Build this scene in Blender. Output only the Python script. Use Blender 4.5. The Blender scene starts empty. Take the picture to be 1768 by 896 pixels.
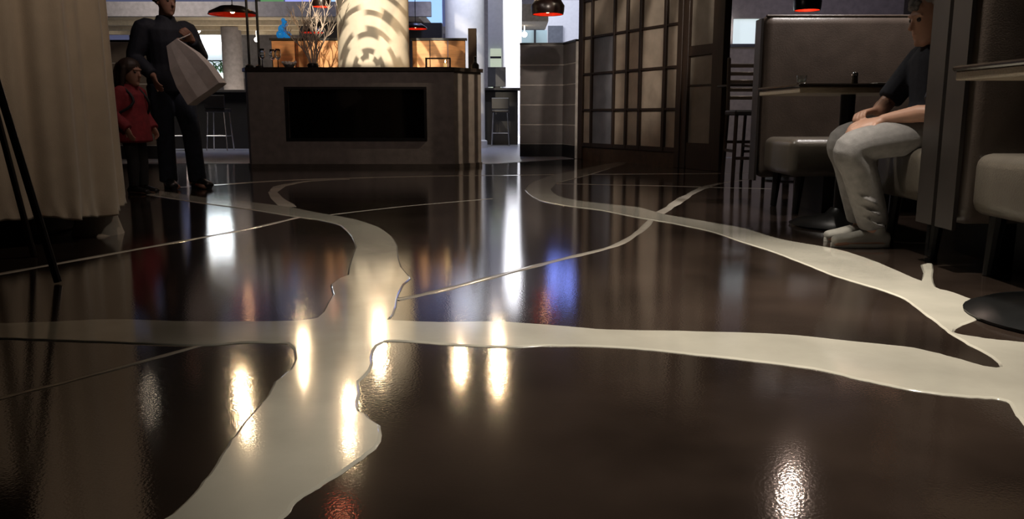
import bpy, bmesh, math, random
from mathutils import Vector as V, Matrix
from mathutils.geometry import tessellate_polygon
random.seed(7)
C = bpy.context.scene.collection
S = bpy.context.scene

# ------------------------------------------------------------------ camera
CAM_H, PITCH, FPX = 0.65, math.radians(9.9), 1424.0
cd = bpy.data.cameras.new('camera'); cam = bpy.data.objects.new('camera', cd); C.objects.link(cam)
cam.location = (0, 0, CAM_H); cam.rotation_euler = (math.pi/2 - PITCH, 0, 0)
cd.sensor_width = 36; cd.lens = FPX/1768*36; cd.clip_start = .05; cd.clip_end = 100
S.camera = cam
# ------------------------------------------------------------------ world, exposure
S.view_settings.view_transform = 'Standard'; S.view_settings.look = 'None'
S.view_settings.exposure = 0.0; S.view_settings.gamma = 1; S.view_settings.use_curve_mapping = False
w = bpy.data.worlds.new('night'); S.world = w; w.use_nodes = True
w.node_tree.nodes['Background'].inputs[0].default_value = (.5, .42, .36, 1)
w.node_tree.nodes['Background'].inputs[1].default_value = .018

# ------------------------------------------------------------------ lights
def light(name, kind, loc, energy, color=(1, .8, .58), target=None, **k):
    l = bpy.data.lights.new(name, kind); l.energy = energy; l.color = color
    o = bpy.data.objects.new(name, l); C.objects.link(o); o.location = loc
    for a, b in k.items(): setattr(l, a, b)
    if target is not None:
        o.rotation_euler = (V(target) - V(loc)).to_track_quat('-Z', 'Y').to_euler()
    return o
R = math.radians
def gobo(name, loc, target, energy, color, cone, freq, cx=0., cy=-.25, size=.008, mode='rings', lo=.06, seed=0.):
    """a theatre projector: a spot lamp with a patterned slide (rings broken into leaves, or streaks)"""
    o = light(name, 'SPOT', loc, energy, color, target, spot_size=R(cone), spot_blend=.25 if mode == 'rings' else .6, shadow_soft_size=size)
    l = o.data; l.use_nodes = True; nt = l.node_tree; N = nt.nodes; L = nt.links
    em = [n for n in N if n.type == 'EMISSION'][0]
    tc = N.new('ShaderNodeTexCoord'); sp = N.new('ShaderNodeSeparateXYZ'); L.new(tc.outputs['Normal'], sp.inputs[0])
    def m(op, a, b=None):
        n = N.new('ShaderNodeMath'); n.operation = op
        for i, q in enumerate((a, b)):
            if q is None: continue
            if isinstance(q, (int, float)): n.inputs[i].default_value = q
            else: L.new(q, n.inputs[i])
        return n.outputs[0]
    z = m('ABSOLUTE', sp.outputs[2])
    t = math.tan(R(cone)/2)
    x = m('SUBTRACT', m('DIVIDE', m('DIVIDE', sp.outputs[0], z), t), cx)
    y = m('SUBTRACT', m('DIVIDE', m('DIVIDE', sp.outputs[1], z), t), cy)
    if mode == 'rings':
        r = m('SQRT', m('ADD', m('POWER', m('ABSOLUTE', x), 2), m('POWER', m('ABSOLUTE', m('MULTIPLY', y, .8)), 2)))
        a = m('ARCTAN2', y, x)
        ring = m('SINE', m('MULTIPLY', r, freq))
        row = m('FLOOR', m('ADD', m('DIVIDE', m('MULTIPLY', r, freq), 2*math.pi), .25))
        leaf = m('SINE', m('ADD', m('MULTIPLY', a, 6), m('MULTIPLY', row, 1.7 + seed)))
        val = m('MAXIMUM', ring, m('SUBTRACT', leaf, .35))
    else:
        if mode == 'upright':        # slide cut so that the streaks fall upright on a wall
            dv = (V(target)-V(loc)); th = math.atan2(-dv.z, math.hypot(dv.x, dv.y))
            a = m('DIVIDE', m('DIVIDE', sp.outputs[0], m('ADD', m('MULTIPLY', z, math.cos(th)), m('MULTIPLY', sp.outputs[1], math.sin(th)))), t)
        else: a = m('ADD', x, m('ADD', m('MULTIPLY', y, -.45), m('MULTIPLY', m('SINE', m('MULTIPLY', y, 2.6)), .18)))
        val = m('ADD', m('SINE', m('MULTIPLY', a, freq)), m('MULTIPLY', m('SINE', m('ADD', m('MULTIPLY', a, freq*2.3), seed)), .5))
    mr = N.new('ShaderNodeMapRange'); mr.interpolation_type = 'SMOOTHSTEP'
    L.new(val, mr.inputs[0]); mr.inputs[1].default_value = -.3; mr.inputs[2].default_value = .45
    mr.inputs[3].default_value = lo; mr.inputs[4].default_value = 1
    L.new(mr.outputs[0], em.inputs['Strength'])
    return o
WARM = (1, .82, .66); NEUT = (1, .93, .82); COOL = (.75, .82, 1)
# dining room
light('key_spot', 'SPOT', (.74, 2.05, 3.1), 520, NEUT, (.741, 2.051, 0), spot_size=R(61), spot_blend=1, shadow_soft_size=.06)
light('key_spot', 'SPOT', (1.28, 3.35, 3.1), 720, NEUT, (1.281, 3.351, 0), spot_size=R(46), spot_blend=1, shadow_soft_size=.06)
light('curtain_spot', 'SPOT', (-1.2, 3.3, 3.1), 62, (1, .80, .64), (-2.3, 4.1, 1.75), spot_size=R(72), spot_blend=1, shadow_soft_size=.08)
light('fire_wash', 'AREA', (-1.9, 6.6, 3.1), 20, (1, .80, .72), (-1.9, 10.4, .5), size=.5)
light('aisle_spot', 'SPOT', (2.82, 7.80, 3.1), 30, NEUT, (1.0, 7.0, 0), spot_size=R(95), spot_blend=1, shadow_soft_size=.08)
# gobo projectors
gobo('projector_column', (-1.65, 6.2, 3.05), (-1.86, 10.95, 2.17), 1900, (1, .88, .68), 21, 27, 0, -1.0, lo=.2)
gobo('projector_screen', (.5, 6.2, 3.05), (1.6, 11.4, 1.95), 520, (1, .85, .72), 36, 21, .1, -.5, mode='streak', seed=.7, lo=.22, size=.05)
gobo('projector_partition', (-1.2, 9.0, 3.1), (.5, 13.3, 1.1), 30, (1, .87, .76), 42, 17, .2, -.9, lo=.3, size=.05)
gobo('projector_copper', (-.5, 8.6, 3.1), (-1.1, 12, 1.5), 240, (1, .74, .45), 34, 11, .1, -.4, lo=.12)
gobo('projector_copper', (-3.6, 8.6, 3.1), (-2.9, 12, 1.5), 200, (1, .74, .45), 30, 11, .1, -.4, lo=.12)
gobo('projector_chamfer', (1.7, 10.0, 3.05), (-.55, 10.62, .7), 300, (1, .85, .64), 40, 30, mode='upright', lo=.1)
gobo('projector_left', (-3.3, 9.2, 3.1), (-5.9, 12.4, 1.1), 80, (1, .85, .66), 44, 10, .2, -.9, lo=.1)
# lobby beyond
light('lobby_light', 'AREA', (-6.5, 15.2, 3.0), 60, (1, .93, .82), (-6.5, 19, 1.8), size=2.0)
light('lobby_light', 'AREA', (-1.5, 23, 5.5), 260, (.88, .9, 1), (-1, 24.5, 0), size=3)
light('lobby_light', 'AREA', (2.2, 22.5, 4.6), 70, (.75, .8, 1), (1.6, 26, 3.5), size=1.2)
light('column_spot', 'SPOT', (.35, 18.2, 5.6), 4500, (.95, .95, 1), (.02, 20, 1.8), spot_size=R(34), spot_blend=.5, shadow_soft_size=.1)
light('column_spot', 'SPOT', (-.2, 14.8, 5.0), 420, (.9, .93, 1), (-.94, 17, 2.1), spot_size=R(40), spot_blend=.6, shadow_soft_size=.1)
light('blue_wash', 'AREA', (-1.6, 15.8, 5.5), 60, (.35, .45, 1), (-1.3, 17, 3), size=.8)
light('soffit_light', 'AREA', (-5.5, 18.5, 1.2), 26, (1, .86, .66), (-5.5, 18.8, 2.6), size=2.2)
light('side_light', 'AREA', (4.3, 10.5, 3.0), 22, (.72, .7, 1), (4.6, 13, 1.9), size=.8)
light('side_low_light', 'AREA', (3.1, 11.0, 1.6), 8, NEUT, (3.3, 13, .3), size=.4)
light('booth_spot', 'SPOT', (2.5, 4.3, 3.1), 60, (1, .86, .74), (2.4, 6.0, .9), spot_size=R(75), spot_blend=.9, shadow_soft_size=.08)
light('lobby_floor_light', 'AREA', (-1.2, 15.0, 5.6), 90, (.85, .88, 1), (-1.2, 14.2, 0), size=1.5)
light('aisle_spot', 'SPOT', (.2, 5.3, 3.1), 240, NEUT, (.301, 5.001, 0), spot_size=R(95), spot_blend=1, shadow_soft_size=.08)  # fill lamp without a fixture, added to lift the middle of the floor
light('bench_fill', 'SPOT', (2.45, 5.80, 3.1), 280, (1, .93, .90), (2.451, 5.86, 0), spot_size=R(62), spot_blend=.7, shadow_soft_size=.06)  # added lamp without a fixture, brightens the bench's top edge and seat

# ------------------------------------------------------------------ materials
MATS = {}
def M(name, col, rough=.6, metal=0, var=.15, scale=12, bump=0, bscale=80, emit=None, es=0, trans=0, ior=1.45, spec=.5, coat=0, stretch=None, alpha=1, sheen=0):
    if name in MATS: return MATS[name]
    m = bpy.data.materials.new(name); m.use_nodes = True; nt = m.node_tree; N, L = nt.nodes, nt.links
    b = N['Principled BSDF']
    tc = N.new('ShaderNodeTexCoord'); src = tc.outputs['Object']
    if stretch:
        mp = N.new('ShaderNodeMapping'); L.new(src, mp.inputs[0]); mp.inputs['Scale'].default_value = stretch; src = mp.outputs[0]
    if var:
        n = N.new('ShaderNodeTexNoise'); L.new(src, n.inputs['Vector']); n.inputs['Scale'].default_value = scale; n.inputs['Detail'].default_value = 5
        r = N.new('ShaderNodeValToRGB'); L.new(n.outputs[0], r.inputs[0])
        r.color_ramp.elements[0].position = .3; r.color_ramp.elements[1].position = .7
        r.color_ramp.elements[0].color = (*[c*(1-var) for c in col], 1); r.color_ramp.elements[1].color = (*[min(1, c*(1+var)) for c in col], 1)
        L.new(r.outputs[0], b.inputs['Base Color'])
    else: b.inputs['Base Color'].default_value = (*col, 1)
    b.inputs['Roughness'].default_value = rough; b.inputs['Metallic'].default_value = metal
    b.inputs['IOR'].default_value = ior; b.inputs['Specular IOR Level'].default_value = spec
    b.inputs['Transmission Weight'].default_value = trans; b.inputs['Coat Weight'].default_value = coat; b.inputs['Coat Roughness'].default_value = .045
    b.inputs['Sheen Weight'].default_value = sheen; b.inputs['Alpha'].default_value = alpha
    if bump:
        n2 = N.new('ShaderNodeTexNoise'); L.new(src, n2.inputs['Vector']); n2.inputs['Scale'].default_value = bscale
        bp = N.new('ShaderNodeBump'); L.new(n2.outputs[0], bp.inputs['Height']); bp.inputs['Strength'].default_value = bump; bp.inputs['Distance'].default_value = .01
        L.new(bp.outputs[0], b.inputs['Normal'])
        if coat: L.new(bp.outputs[0], b.inputs['Coat Normal'])
    if emit:
        b.inputs['Emission Color'].default_value = (*emit, 1); b.inputs['Emission Strength'].default_value = es
    MATS[name] = m; return m
floor_m = M('floor_epoxy', (.029, .0195, .0148), .105, coat=.8, var=.45, scale=2.2, bump=.022, bscale=160)
band_m = M('cream_epoxy', (.56, .52, .43), .12, coat=.8, var=.16, scale=3.0, bump=.012, bscale=160)
line_m = M('line_epoxy', (.55, .49, .41), .12, var=.15, scale=4)
lobby_m = M('lobby_stone', (.34, .35, .40), .3, var=.15)
wall_m = M('dark_plaster', (.05, .04, .034), .7)
ceil_m = M('dark_ceiling', (.03, .026, .024), .8)
beige_m = M('beige_plaster', (.52, .44, .33), .8)
white_m = M('white_plaster', (.78, .78, .80), .75, var=.04)
grey_m = M('grey_plaster', (.22, .20, .21), .7)
stone_m = M('hearth_stone', (.20, .168, .15), .5, var=.18, scale=9, bump=.1, bscale=60)
black_m = M('black_glass', (.006, .006, .007), .25, spec=.3)
blackmetal_m = M('black_metal', (.012, .011, .011), .4, metal=.4)
wood_m = M('dark_wood', (.030, .018, .012), .45, var=.3, scale=6, stretch=(8, 8, 1))
pane_m = M('parchment', (.42, .36, .29), .55, var=.2, scale=4, bump=.05, bscale=20)
pane2_m = M('frosted_pane', (.25, .22, .18), .5, var=.15, scale=6)
clad_m = M('grey_cladding', (.21, .195, .19), .55, var=.15, scale=5, bump=.05, bscale=40)
copper_m = M('copper_cladding', (.66, .34, .15), .5, metal=.15, var=.2, scale=5, stretch=(1, 1, 5))
column_m = M('cream_column', (.68, .60, .49), .75, var=.05)
leather_m = M('brown_leather', (.075, .056, .045), .38, var=.15, scale=8, bump=.12, bscale=140)
seat_m = M('taupe_leather', (.092, .078, .062), .32, var=.12, scale=8, bump=.12, bscale=140)
edge_m = M('table_edge_wood', (.30, .24, .17), .4, var=.2, stretch=(2, 14, 14))
top_m = M('table_top', (.03, .022, .017), .12, var=.2)
curt_m = M('cream_drape', (.50, .41, .31), .9, var=.06, scale=10, bump=.15, bscale=220, sheen=.2)
chrome_m = M('chrome', (.75, .74, .74), .18, metal=1, var=0)
shade_m = M('shade_black', (.016, .008, .007), .3)
red_m = M('shade_red', (.75, .05, .015), .5, var=.15, scale=20)
bulb_m = M('bulb', (1, .7, .4), .5, var=0, emit=(1, .5, .26), es=16)
spot_m = M('spot_glow', (1, .9, .7), .5, var=0, emit=(1, .70, .38), es=30)
spot2_m = M('soft_spot_glow', (1, .9, .7), .5, var=0, emit=(1, .74, .44), es=25)
pink_spot_m = M('pink_spot_glow', (1, .9, .8), .5, var=0, emit=(1, .74, .60), es=25)
dim_spot_m = M('dim_spot_glow', (1, .9, .7), .5, var=0, emit=(1, .86, .7), es=10)
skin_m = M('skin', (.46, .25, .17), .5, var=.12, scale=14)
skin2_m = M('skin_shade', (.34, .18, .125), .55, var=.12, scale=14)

# ------------------------------------------------------------------ builders
WORLD = {}
class B:
    def __init__(s): s.b = bmesh.new()
    def box(s, x0, x1, y0, y1, z0, z1, bev=0, seg=2, mat=None):
        r = bmesh.ops.create_cube(s.b, size=1)['verts']
        for v in r:
            v.co = V(((x0+x1)/2 + v.co.x*(x1-x0), (y0+y1)/2 + v.co.y*(y1-y0), (z0+z1)/2 + v.co.z*(z1-z0)))
        if bev:
            es = list({e for v in r for e in v.link_edges})
            q = bmesh.ops.bevel(s.b, geom=es, offset=bev, segments=seg, profile=.5, affect='EDGES')
            r = list({v for v in r if v.is_valid} | set(q['verts']))
        if mat:
            for v in r: v.co = mat @ v.co
        return s
    def rings(s, st, n=14, cap=1.0):
        """closed body through elliptical sections (centre, u, v), ends rounded"""
        st = [(V(c), V(u), V(v)) for c, u, v in st]
        def capst(c, u, v, d):
            r = min(u.length, v.length)*cap
            return [(c+d*r*.5, u*.87, v*.87), (c+d*r*.87, u*.5, v*.5)], c+d*r
        d0 = (st[0][0]-st[1][0]).normalized(); d1 = (st[-1][0]-st[-2][0]).normalized()
        a, pa = capst(*st[0], d0); z, pz = capst(*st[-1], d1)
        st = a[::-1] + st + z
        rows = []
        for c, u, v in st:
            rows.append([s.b.verts.new(c + u*math.cos(2*math.pi*i/n) + v*math.sin(2*math.pi*i/n)) for i in range(n)])
        for p, q in zip(rows, rows[1:]):
            for i in range(n): s.b.faces.new((p[i], p[(i+1) % n], q[(i+1) % n], q[i]))
        t = s.b.verts.new(pa); e = s.b.verts.new(pz)
        for i in range(n):
            s.b.faces.new((t, rows[0][(i+1) % n], rows[0][i])); s.b.faces.new((e, rows[-1][i], rows[-1][(i+1) % n]))
        return s
    def tube(s, pts, rad, n=10, sub=1, cap=.9):
        pts = [V(p) for p in pts]
        if isinstance(rad, (int, float)): rad = [rad]*len(pts)
        if sub > 1 and len(pts) > 2:
            P, Q = [], []
            for i in range(len(pts)-1):
                p0 = pts[max(i-1, 0)]; p1 = pts[i]; p2 = pts[i+1]; p3 = pts[min(i+2, len(pts)-1)]
                for k in range(sub):
                    t = k/sub
                    P.append(.5*((2*p1)+(p2-p0)*t+(2*p0-5*p1+4*p2-p3)*t*t+(3*p1-p0-3*p2+p3)*t**3)); Q.append(rad[i]*(1-t)+rad[i+1]*t)
            P.append(pts[-1]); Q.append(rad[-1]); pts, rad = P, Q
        u = None; st = []
        for i, p in enumerate(pts):
            t = (pts[min(i+1, len(pts)-1)]-pts[max(i-1, 0)]).normalized()
            if u is None: u = t.orthogonal().normalized()
            else: u = (u - t*u.dot(t)).normalized()
            st.append((p, u*rad[i], t.cross(u)*rad[i]))
        return s.rings(st, n, cap)
    def ball(s, c, r, sc=(1, 1, 1), n=12):
        q = bmesh.ops.create_uvsphere(s.b, u_segments=n, v_segments=max(6, n*2//3), radius=r)['verts']
        for v in q: v.co = V((v.co.x*sc[0], v.co.y*sc[1], v.co.z*sc[2])) + V(c)
        return s
    def lathe(s, prof, c=(0, 0, 0), n=24, close=False):
        rows = []
        for r, z in prof:
            if r < 1e-5: rows.append([s.b.verts.new((c[0], c[1], c[2]+z))])
            else: rows.append([s.b.verts.new((c[0]+r*math.cos(2*math.pi*i/n), c[1]+r*math.sin(2*math.pi*i/n), c[2]+z)) for i in range(n)])
        for p, q in zip(rows, rows[1:]):
            for i in range(n):
                a, b_, c_, d = p[i % len(p)], p[(i+1) % len(p)], q[(i+1) % len(q)], q[i % len(q)]
                f = list(dict.fromkeys((a, b_, c_, d)))
                if len(f) > 2: s.b.faces.new(f)
        return s
    def prism(s, poly, z0, z1):
        lo = [s.b.verts.new((x, y, z0)) for x, y in poly]; hi = [s.b.verts.new((x, y, z1)) for x, y in poly]
        n = len(poly)
        for i in range(n): s.b.faces.new((lo[i], lo[(i+1) % n], hi[(i+1) % n], hi[i]))
        s.b.faces.new(lo[::-1]); s.b.faces.new(hi)
        return s
    def build(s, name, mat, parent=None, smooth=None, recalc=True):
        if recalc: bmesh.ops.recalc_face_normals(s.b, faces=s.b.faces)
        me = bpy.data.meshes.new(name)
        if parent is not None: off = WORLD[parent]
        else:
            cs = [v.co for v in s.b.verts]
            off = V(((min(c.x for c in cs)+max(c.x for c in cs))/2, (min(c.y for c in cs)+max(c.y for c in cs))/2, min(c.z for c in cs)))
        for v in s.b.verts: v.co -= off
        if smooth:
            for f in s.b.faces: f.smooth = True
            if smooth < 180:
                for e in s.b.edges:
                    if len(e.link_faces) == 2 and e.calc_face_angle(0) > R(smooth): e.smooth = False
        s.b.to_mesh(me); s.b.free()
        me.materials.append(mat)
        o = bpy.data.objects.new(name, me); C.objects.link(o)
        if parent is not None: o.parent = parent; WORLD[o] = off.copy()
        else: o.location = off; WORLD[o] = off.copy()
        return o
def tag(o, label, cat, group=None, kind=None):
    o['label'] = label; o['category'] = cat
    if group: o['group'] = group
    if kind: o['kind'] = kind
    return o
def thing(name, label, cat, loc, group=None):
    o = bpy.data.objects.new(name, None); C.objects.link(o); o.location = loc; o.empty_display_size = .1
    WORLD[o] = V(loc); return tag(o, label, cat, group)
def dup(root, loc, label=None, rotz=0, scale=None):
    r = root.copy(); C.objects.link(r); r.location = loc; r.rotation_euler = (0, 0, rotz)
    if scale: r.scale = scale
    if label: r['label'] = label
    def rec(src, dst):
        for ch in list(src.children):
            c = ch.copy(); C.objects.link(c); c.parent = dst; rec(ch, c)
    rec(root, r); return r
def struct(name, b, m, parent=None, smooth=None):
    o = b.build(name, m, parent, smooth)
    if parent is None: o['kind'] = 'structure'
    return o
def voxel(b, name, mat, parent, vox=.007, it=3, pre=None):
    """melt overlapping closed bodies into one continuous skin"""
    me = bpy.data.meshes.new('tmp'); bmesh.ops.recalc_face_normals(b.b, faces=b.b.faces); b.b.to_mesh(me); b.b.free()
    t = bpy.data.objects.new('tmp', me); C.objects.link(t)
    r = t.modifiers.new('r', 'REMESH'); r.mode = 'VOXEL'; r.voxel_size = vox
    if it:
        k = t.modifiers.new('s', 'SMOOTH'); k.iterations = it; k.factor = .5
    dg = bpy.context.evaluated_depsgraph_get(); dg.update()
    nm = bpy.data.meshes.new_from_object(t.evaluated_get(dg)); bpy.data.objects.remove(t); bpy.data.meshes.remove(me)
    nb = B(); nb.b.from_mesh(nm); bpy.data.meshes.remove(nm)
    return nb.build(name, mat, parent, smooth=180)
# the floor drawing was measured on the photograph: pixel -> point on the floor plane
def G(px, py):
    a = px-884; b = 448-py
    y = FPX*math.cos(PITCH)+b*math.sin(PITCH); z = -FPX*math.sin(PITCH)+b*math.cos(PITCH)
    t = -CAM_H/z
    return (a*t, y*t)

# ------------------------------------------------------------------ setting
fl = struct('floor', B().box(-12, 6.2, -3.2, 30.2, -.12, 0), floor_m)
struct('floor', B().prism([(-11.9, 11.35), (-.2, 11.35), (1.0, 12.75), (2.4, 12.9), (6.1, 13.05), (6.1, 30), (-11.9, 30)], 0, .004), lobby_m)
struct('ceiling', B().box(-7.2, 6.1, -3.1, 14.6, 3.2, 3.3), ceil_m)
struct('ceiling', B().box(-12, 6.1, 14.6, 30.2, 7.0, 7.1), grey_m)
struct('wall_right', B().box(6.0, 6.2, -3.1, 30, 0, 7.0), wall_m)
struct('wall_left', B().box(-7.2, -7.0, -3.1, 11.0, 0, 3.2), wall_m)
struct('wall_rear', B().box(-7.2, 6.2, -3.2, -3.1, 0, 3.3), wall_m)
struct('wall_outer', B().box(-12.1, -11.9, 11, 30, 0, 7.0), grey_m)
struct('wall_back', B().box(-12, 6.2, 30, 30.2, 0, 7.0), grey_m)

# floor inlays
def smooth_loop(pts, n=5, closed=True):
    out = []; k = len(pts)
    for i in range(k if closed else k-1):
        g = lambda j: V(pts[j % k]) if closed else V(pts[min(max(j, 0), k-1)])
        p0, p1, p2, p3 = g(i-1), g(i), g(i+1), g(i+2)
        m = max(1, min(n, int((p2-p1).length/9)))
        for q in range(m):
            t = q/m
            a = .5*((2*p1)+(p2-p0)*t+(2*p0-5*p1+4*p2-p3)*t*t+(3*p1-p0-3*p2+p3)*t**3)
            b = p1*(1-t)+p2*t
            out.append((a*.75+b*.25))
    if not closed: out.append(V(pts[-1]))
    return out
def inlay(px, h, name='inlay_band', mat=None, w=.007, closed=True):
    P = [V(G(p.x, p.y)) for p in smooth_loop(px)]
    jit = random.Random(3)
    P = [p + V((jit.uniform(-1, 1), jit.uniform(-1, 1)))*.0022 for p in P]
    n = len(P)
    area = sum(P[i].x*P[(i+1) % n].y-P[(i+1) % n].x*P[i].y for i in range(n))
    if area < 0: P.reverse()
    I = []
    for i in range(n):
        e0 = (P[i]-P[i-1]); e1 = (P[(i+1) % n]-P[i])
        n0 = V((-e0.y, e0.x)).normalized(); n1 = V((-e1.y, e1.x)).normalized()
        m = (n0+n1)
        m = m.normalized() if m.length > .3 else V((0, 0))
        I.append(m)
    b = B(); b1 = b.b
    lv = [(0, .0002), (.35*w, .55*h), (w, h)]
    rows = [[b1.verts.new((P[i].x+I[i].x*d, P[i].y+I[i].y*d, z)) for i in range(n)] for d, z in lv]
    for r0, r1 in zip(rows, rows[1:]):
        for i in range(n): b1.faces.new((r0[i], r0[(i+1) % n], r1[(i+1) % n], r1[i]))
    for t in tessellate_polygon([[V((v.co.x, v.co.y, 0)) for v in rows[-1]]]):
        try: f = b1.faces.new([rows[-1][i] for i in t])
        except ValueError: continue
        f.normal_update()
        if f.normal.z < 0: f.normal_flip()
    return b.build(name, mat or band_m, fl, smooth=35, recalc=False)
big = [(255, 918), (285, 896), (325, 862), (365, 812), (397, 762), (430, 720), (460, 684), (474, 660), (500, 640), (508, 622), (506, 604), (495, 594),
       (430, 592), (345, 598), (250, 595), (120, 590), (0, 586), (-160, 582), (-160, 556), (0, 559), (100, 556), (200, 552), (330, 556), (440, 556), (520, 554), (545, 550),
       (558, 540), (566, 524), (574, 510), (570, 492), (584, 482), (600, 476), (602, 463), (606, 448), (613, 428), (606, 408), (588, 390), (550, 380), (505, 374), (450, 365),
       (400, 358), (340, 350), (270, 339), (222, 331), (222, 325), (290, 332), (350, 341), (430, 349), (500, 358), (545, 367), (580, 373), (620, 381), (655, 393), (676, 408),
       (686, 425), (688, 445), (694, 462), (710, 482), (697, 492), (690, 508), (684, 530), (680, 545), (672, 553),
       (760, 557), (860, 556), (960, 563), (1050, 570), (1200, 573), (1350, 578), (1470, 590), (1580, 602), (1650, 619), (1700, 633), (1726, 635),
       (1712, 618), (1672, 596), (1638, 575), (1600, 546), (1560, 517), (1510, 498), (1440, 477), (1390, 457), (1330, 434), (1270, 415), (1230, 401), (1160, 386), (1100, 376),
       (1040, 364), (980, 356), (930, 346), (910, 334), (906, 328), (912, 319), (945, 305), (990, 295), (1040, 285), (1078, 278), (1086, 280), (1060, 289), (1010, 304), (960, 317), (951, 327), (965, 339),
       (1000, 347), (1060, 354), (1105, 359), (1150, 371), (1220, 383), (1290, 396), (1350, 414), (1450, 432), (1520, 455), (1591, 486), (1594, 472), (1590, 458), (1611, 456), (1611, 478), (1616, 497), (1650, 507), (1699, 528),  # the short spur shapes a mirrored highlight as cream inlay
       (1686, 553), (1662, 562), (1646, 575), (1700, 585), (1768, 592), (1900, 602), (2050, 650), (2050, 830), (1850, 830), (1768, 734), (1752, 718), (1744, 698), (1725, 690), (1660, 686), (1580, 676),
       (1500, 660), (1420, 641), (1340, 629), (1250, 619), (1130, 606), (1050, 600), (950, 598), (860, 600), (760, 595), (665, 590), (645, 608), (641, 640), (621, 660), (622, 682), (617, 706), (632, 716), (655, 736), (660, 752),
       (650, 776), (610, 805), (560, 838), (520, 862), (490, 896), (470, 918)]
inlay(big, .0042)
def ribbon(px, wid, h=.0016, name='inlay_line'):
    P = [V(G(p.x, p.y)) for p in smooth_loop(px, 6, False)]
    b = B(); rows = []
    for i, p in enumerate(P):
        t = (P[min(i+1, len(P)-1)]-P[max(i-1, 0)]).normalized(); nn = V((-t.y, t.x))
        ww = wid*(1+.18*math.sin(i*1.3)+.1*math.sin(i*2.9))
        rows.append([b.b.verts.new((p.x+nn.x*ww*k, p.y+nn.y*ww*k, z)) for k, z in ((-.5, .0002), (-.38, h), (.38, h), (.5, .0002))])
    for r0, r1 in zip(rows, rows[1:]):
        for k in range(3): b.b.faces.new((r0[k], r1[k], r1[k+1], r0[k+1]))
    return b.build(name, line_m, fl, smooth=35)
ribbon([(-120, 493), (0, 473), (200, 437), (360, 408), (440, 393), (520, 374)], .045)
ribbon([(-120, 718), (0, 688), (120, 658), (240, 626), (345, 597)], .022)
ribbon([(684, 518), (760, 502), (860, 476), (960, 450), (1060, 425), (1108, 397), (1130, 372)], .042)
ribbon([(1125, 374), (1150, 362), (1180, 342), (1210, 326), (1245, 316), (1300, 309)], .075)
ribbon([(500, 358), (478, 342), (471, 332), (482, 322), (530, 313), (600, 309)], .10)
ribbon([(222, 325), (290, 324), (400, 317), (500, 311), (620, 307), (750, 304), (900, 302), (1000, 301), (1150, 300), (1310, 299), (1460, 298)], .12)
ribbon([(960, 317), (1050, 319), (1150, 321), (1250, 324), (1340, 326)], .03)
ribbon([(560, 372), (700, 356), (850, 343)], .012)

# ------------------------------------------------------------------ lobby architecture
struct('ceiling', B().box(-11.8, -1.9, 17.0, 20.8, 2.62, 2.80), beige_m)              # underside of the gallery
for i, y in enumerate((17.9, 18.9, 19.9)):
    struct('trim_%d' % (i+1), B().box(-11.8, -4.3, y, y+.16, 2.52, 2.62), beige_m)
struct('trim_4', B().box(-11.8, -1.6, 16.86, 17.0, 2.58, 2.86), grey_m)
wb = struct('wall_gallery', B().box(-11.8, -7.75, 20.8, 21, 0, 1.55).box(-6.75, -1.4, 20.8, 21, 0, 2.62).box(-7.75, -6.75, 20.8, 21, 0, 1.5), grey_m)
dark_m = M('dark_panel', (.022, .018, .018), .5)
struct('wall_inner', B().box(-4.55, -1.5, 18.2, 18.4, 0, 2.6), dark_m)
# window 1: bright shop window with strip lamp, panes, planter
strip_m = M('strip_lamp', (1, 1, 1), .5, var=0, emit=(.93, .97, 1), es=9)
def lit(name, c, s, var=.3): return M(name, c, .3, var=var, scale=1.2, emit=c, es=s)
g1 = lit('window_pale', (.62, .72, .80), .75)
w1 = struct('window_1', B().box(-7.75, -6.75, 20.86, 20.9, 1.55, 2.6), g1)
fr = M('window_frame', (.03, .03, .035), .4)
B().box(-7.72, -6.78, 20.76, 20.82, 2.28, 2.52, .03).build('strip_lamp', strip_m, w1)
B().box(-7.05, -7.01, 20.76, 20.84, 1.55, 2.3).build('mullion', fr, w1)
B().box(-7.75, -6.75, 20.76, 20.84, 1.96, 1.99).build('transom', fr, w1)
pl = thing('planter', 'white lit trough planter of green leaves below the bright window strip', 'planter', (-7.1, 20.4, 1.52))
struct('trim_5', B().box(-7.75, -6.7, 20.2, 20.8, 1.40, 1.52), grey_m)
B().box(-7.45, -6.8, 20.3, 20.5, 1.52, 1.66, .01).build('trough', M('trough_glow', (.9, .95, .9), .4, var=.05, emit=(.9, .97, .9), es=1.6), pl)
leafm = M('leaf_green', (.05, .16, .05), .5, var=.4, scale=30)
lb = B(); rr = random.Random(4)
for i in range(46):
    x = rr.uniform(-7.4, -6.85); a = rr.uniform(-.8, .8); l = rr.uniform(.12, .34)
    lb.tube([(x, 20.4, 1.66), (x+a*l*.5, 20.4+rr.uniform(-.08, .05), 1.66+l*.7), (x+a*l, 20.38, 1.66+l*.85)], [.008, .014, .003], 5, 2)
o = lb.build('foliage', leafm, pl); o['kind'] = 'stuff'
# window 2: blue night glass at left
g2 = lit('window_blue_dark', (.10, .11, .20), .55)
w2 = struct('window_2', B().box(-11.8, -7.75, 20.86, 20.9, 1.55, 2.62), g2)
for x in (-11, -10.2, -9.3, -8.4, -7.78):
    B().box(x-.04, x+.04, 20.76, 20.85, 1.55, 2.62).build('mullion', fr, w2)
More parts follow.
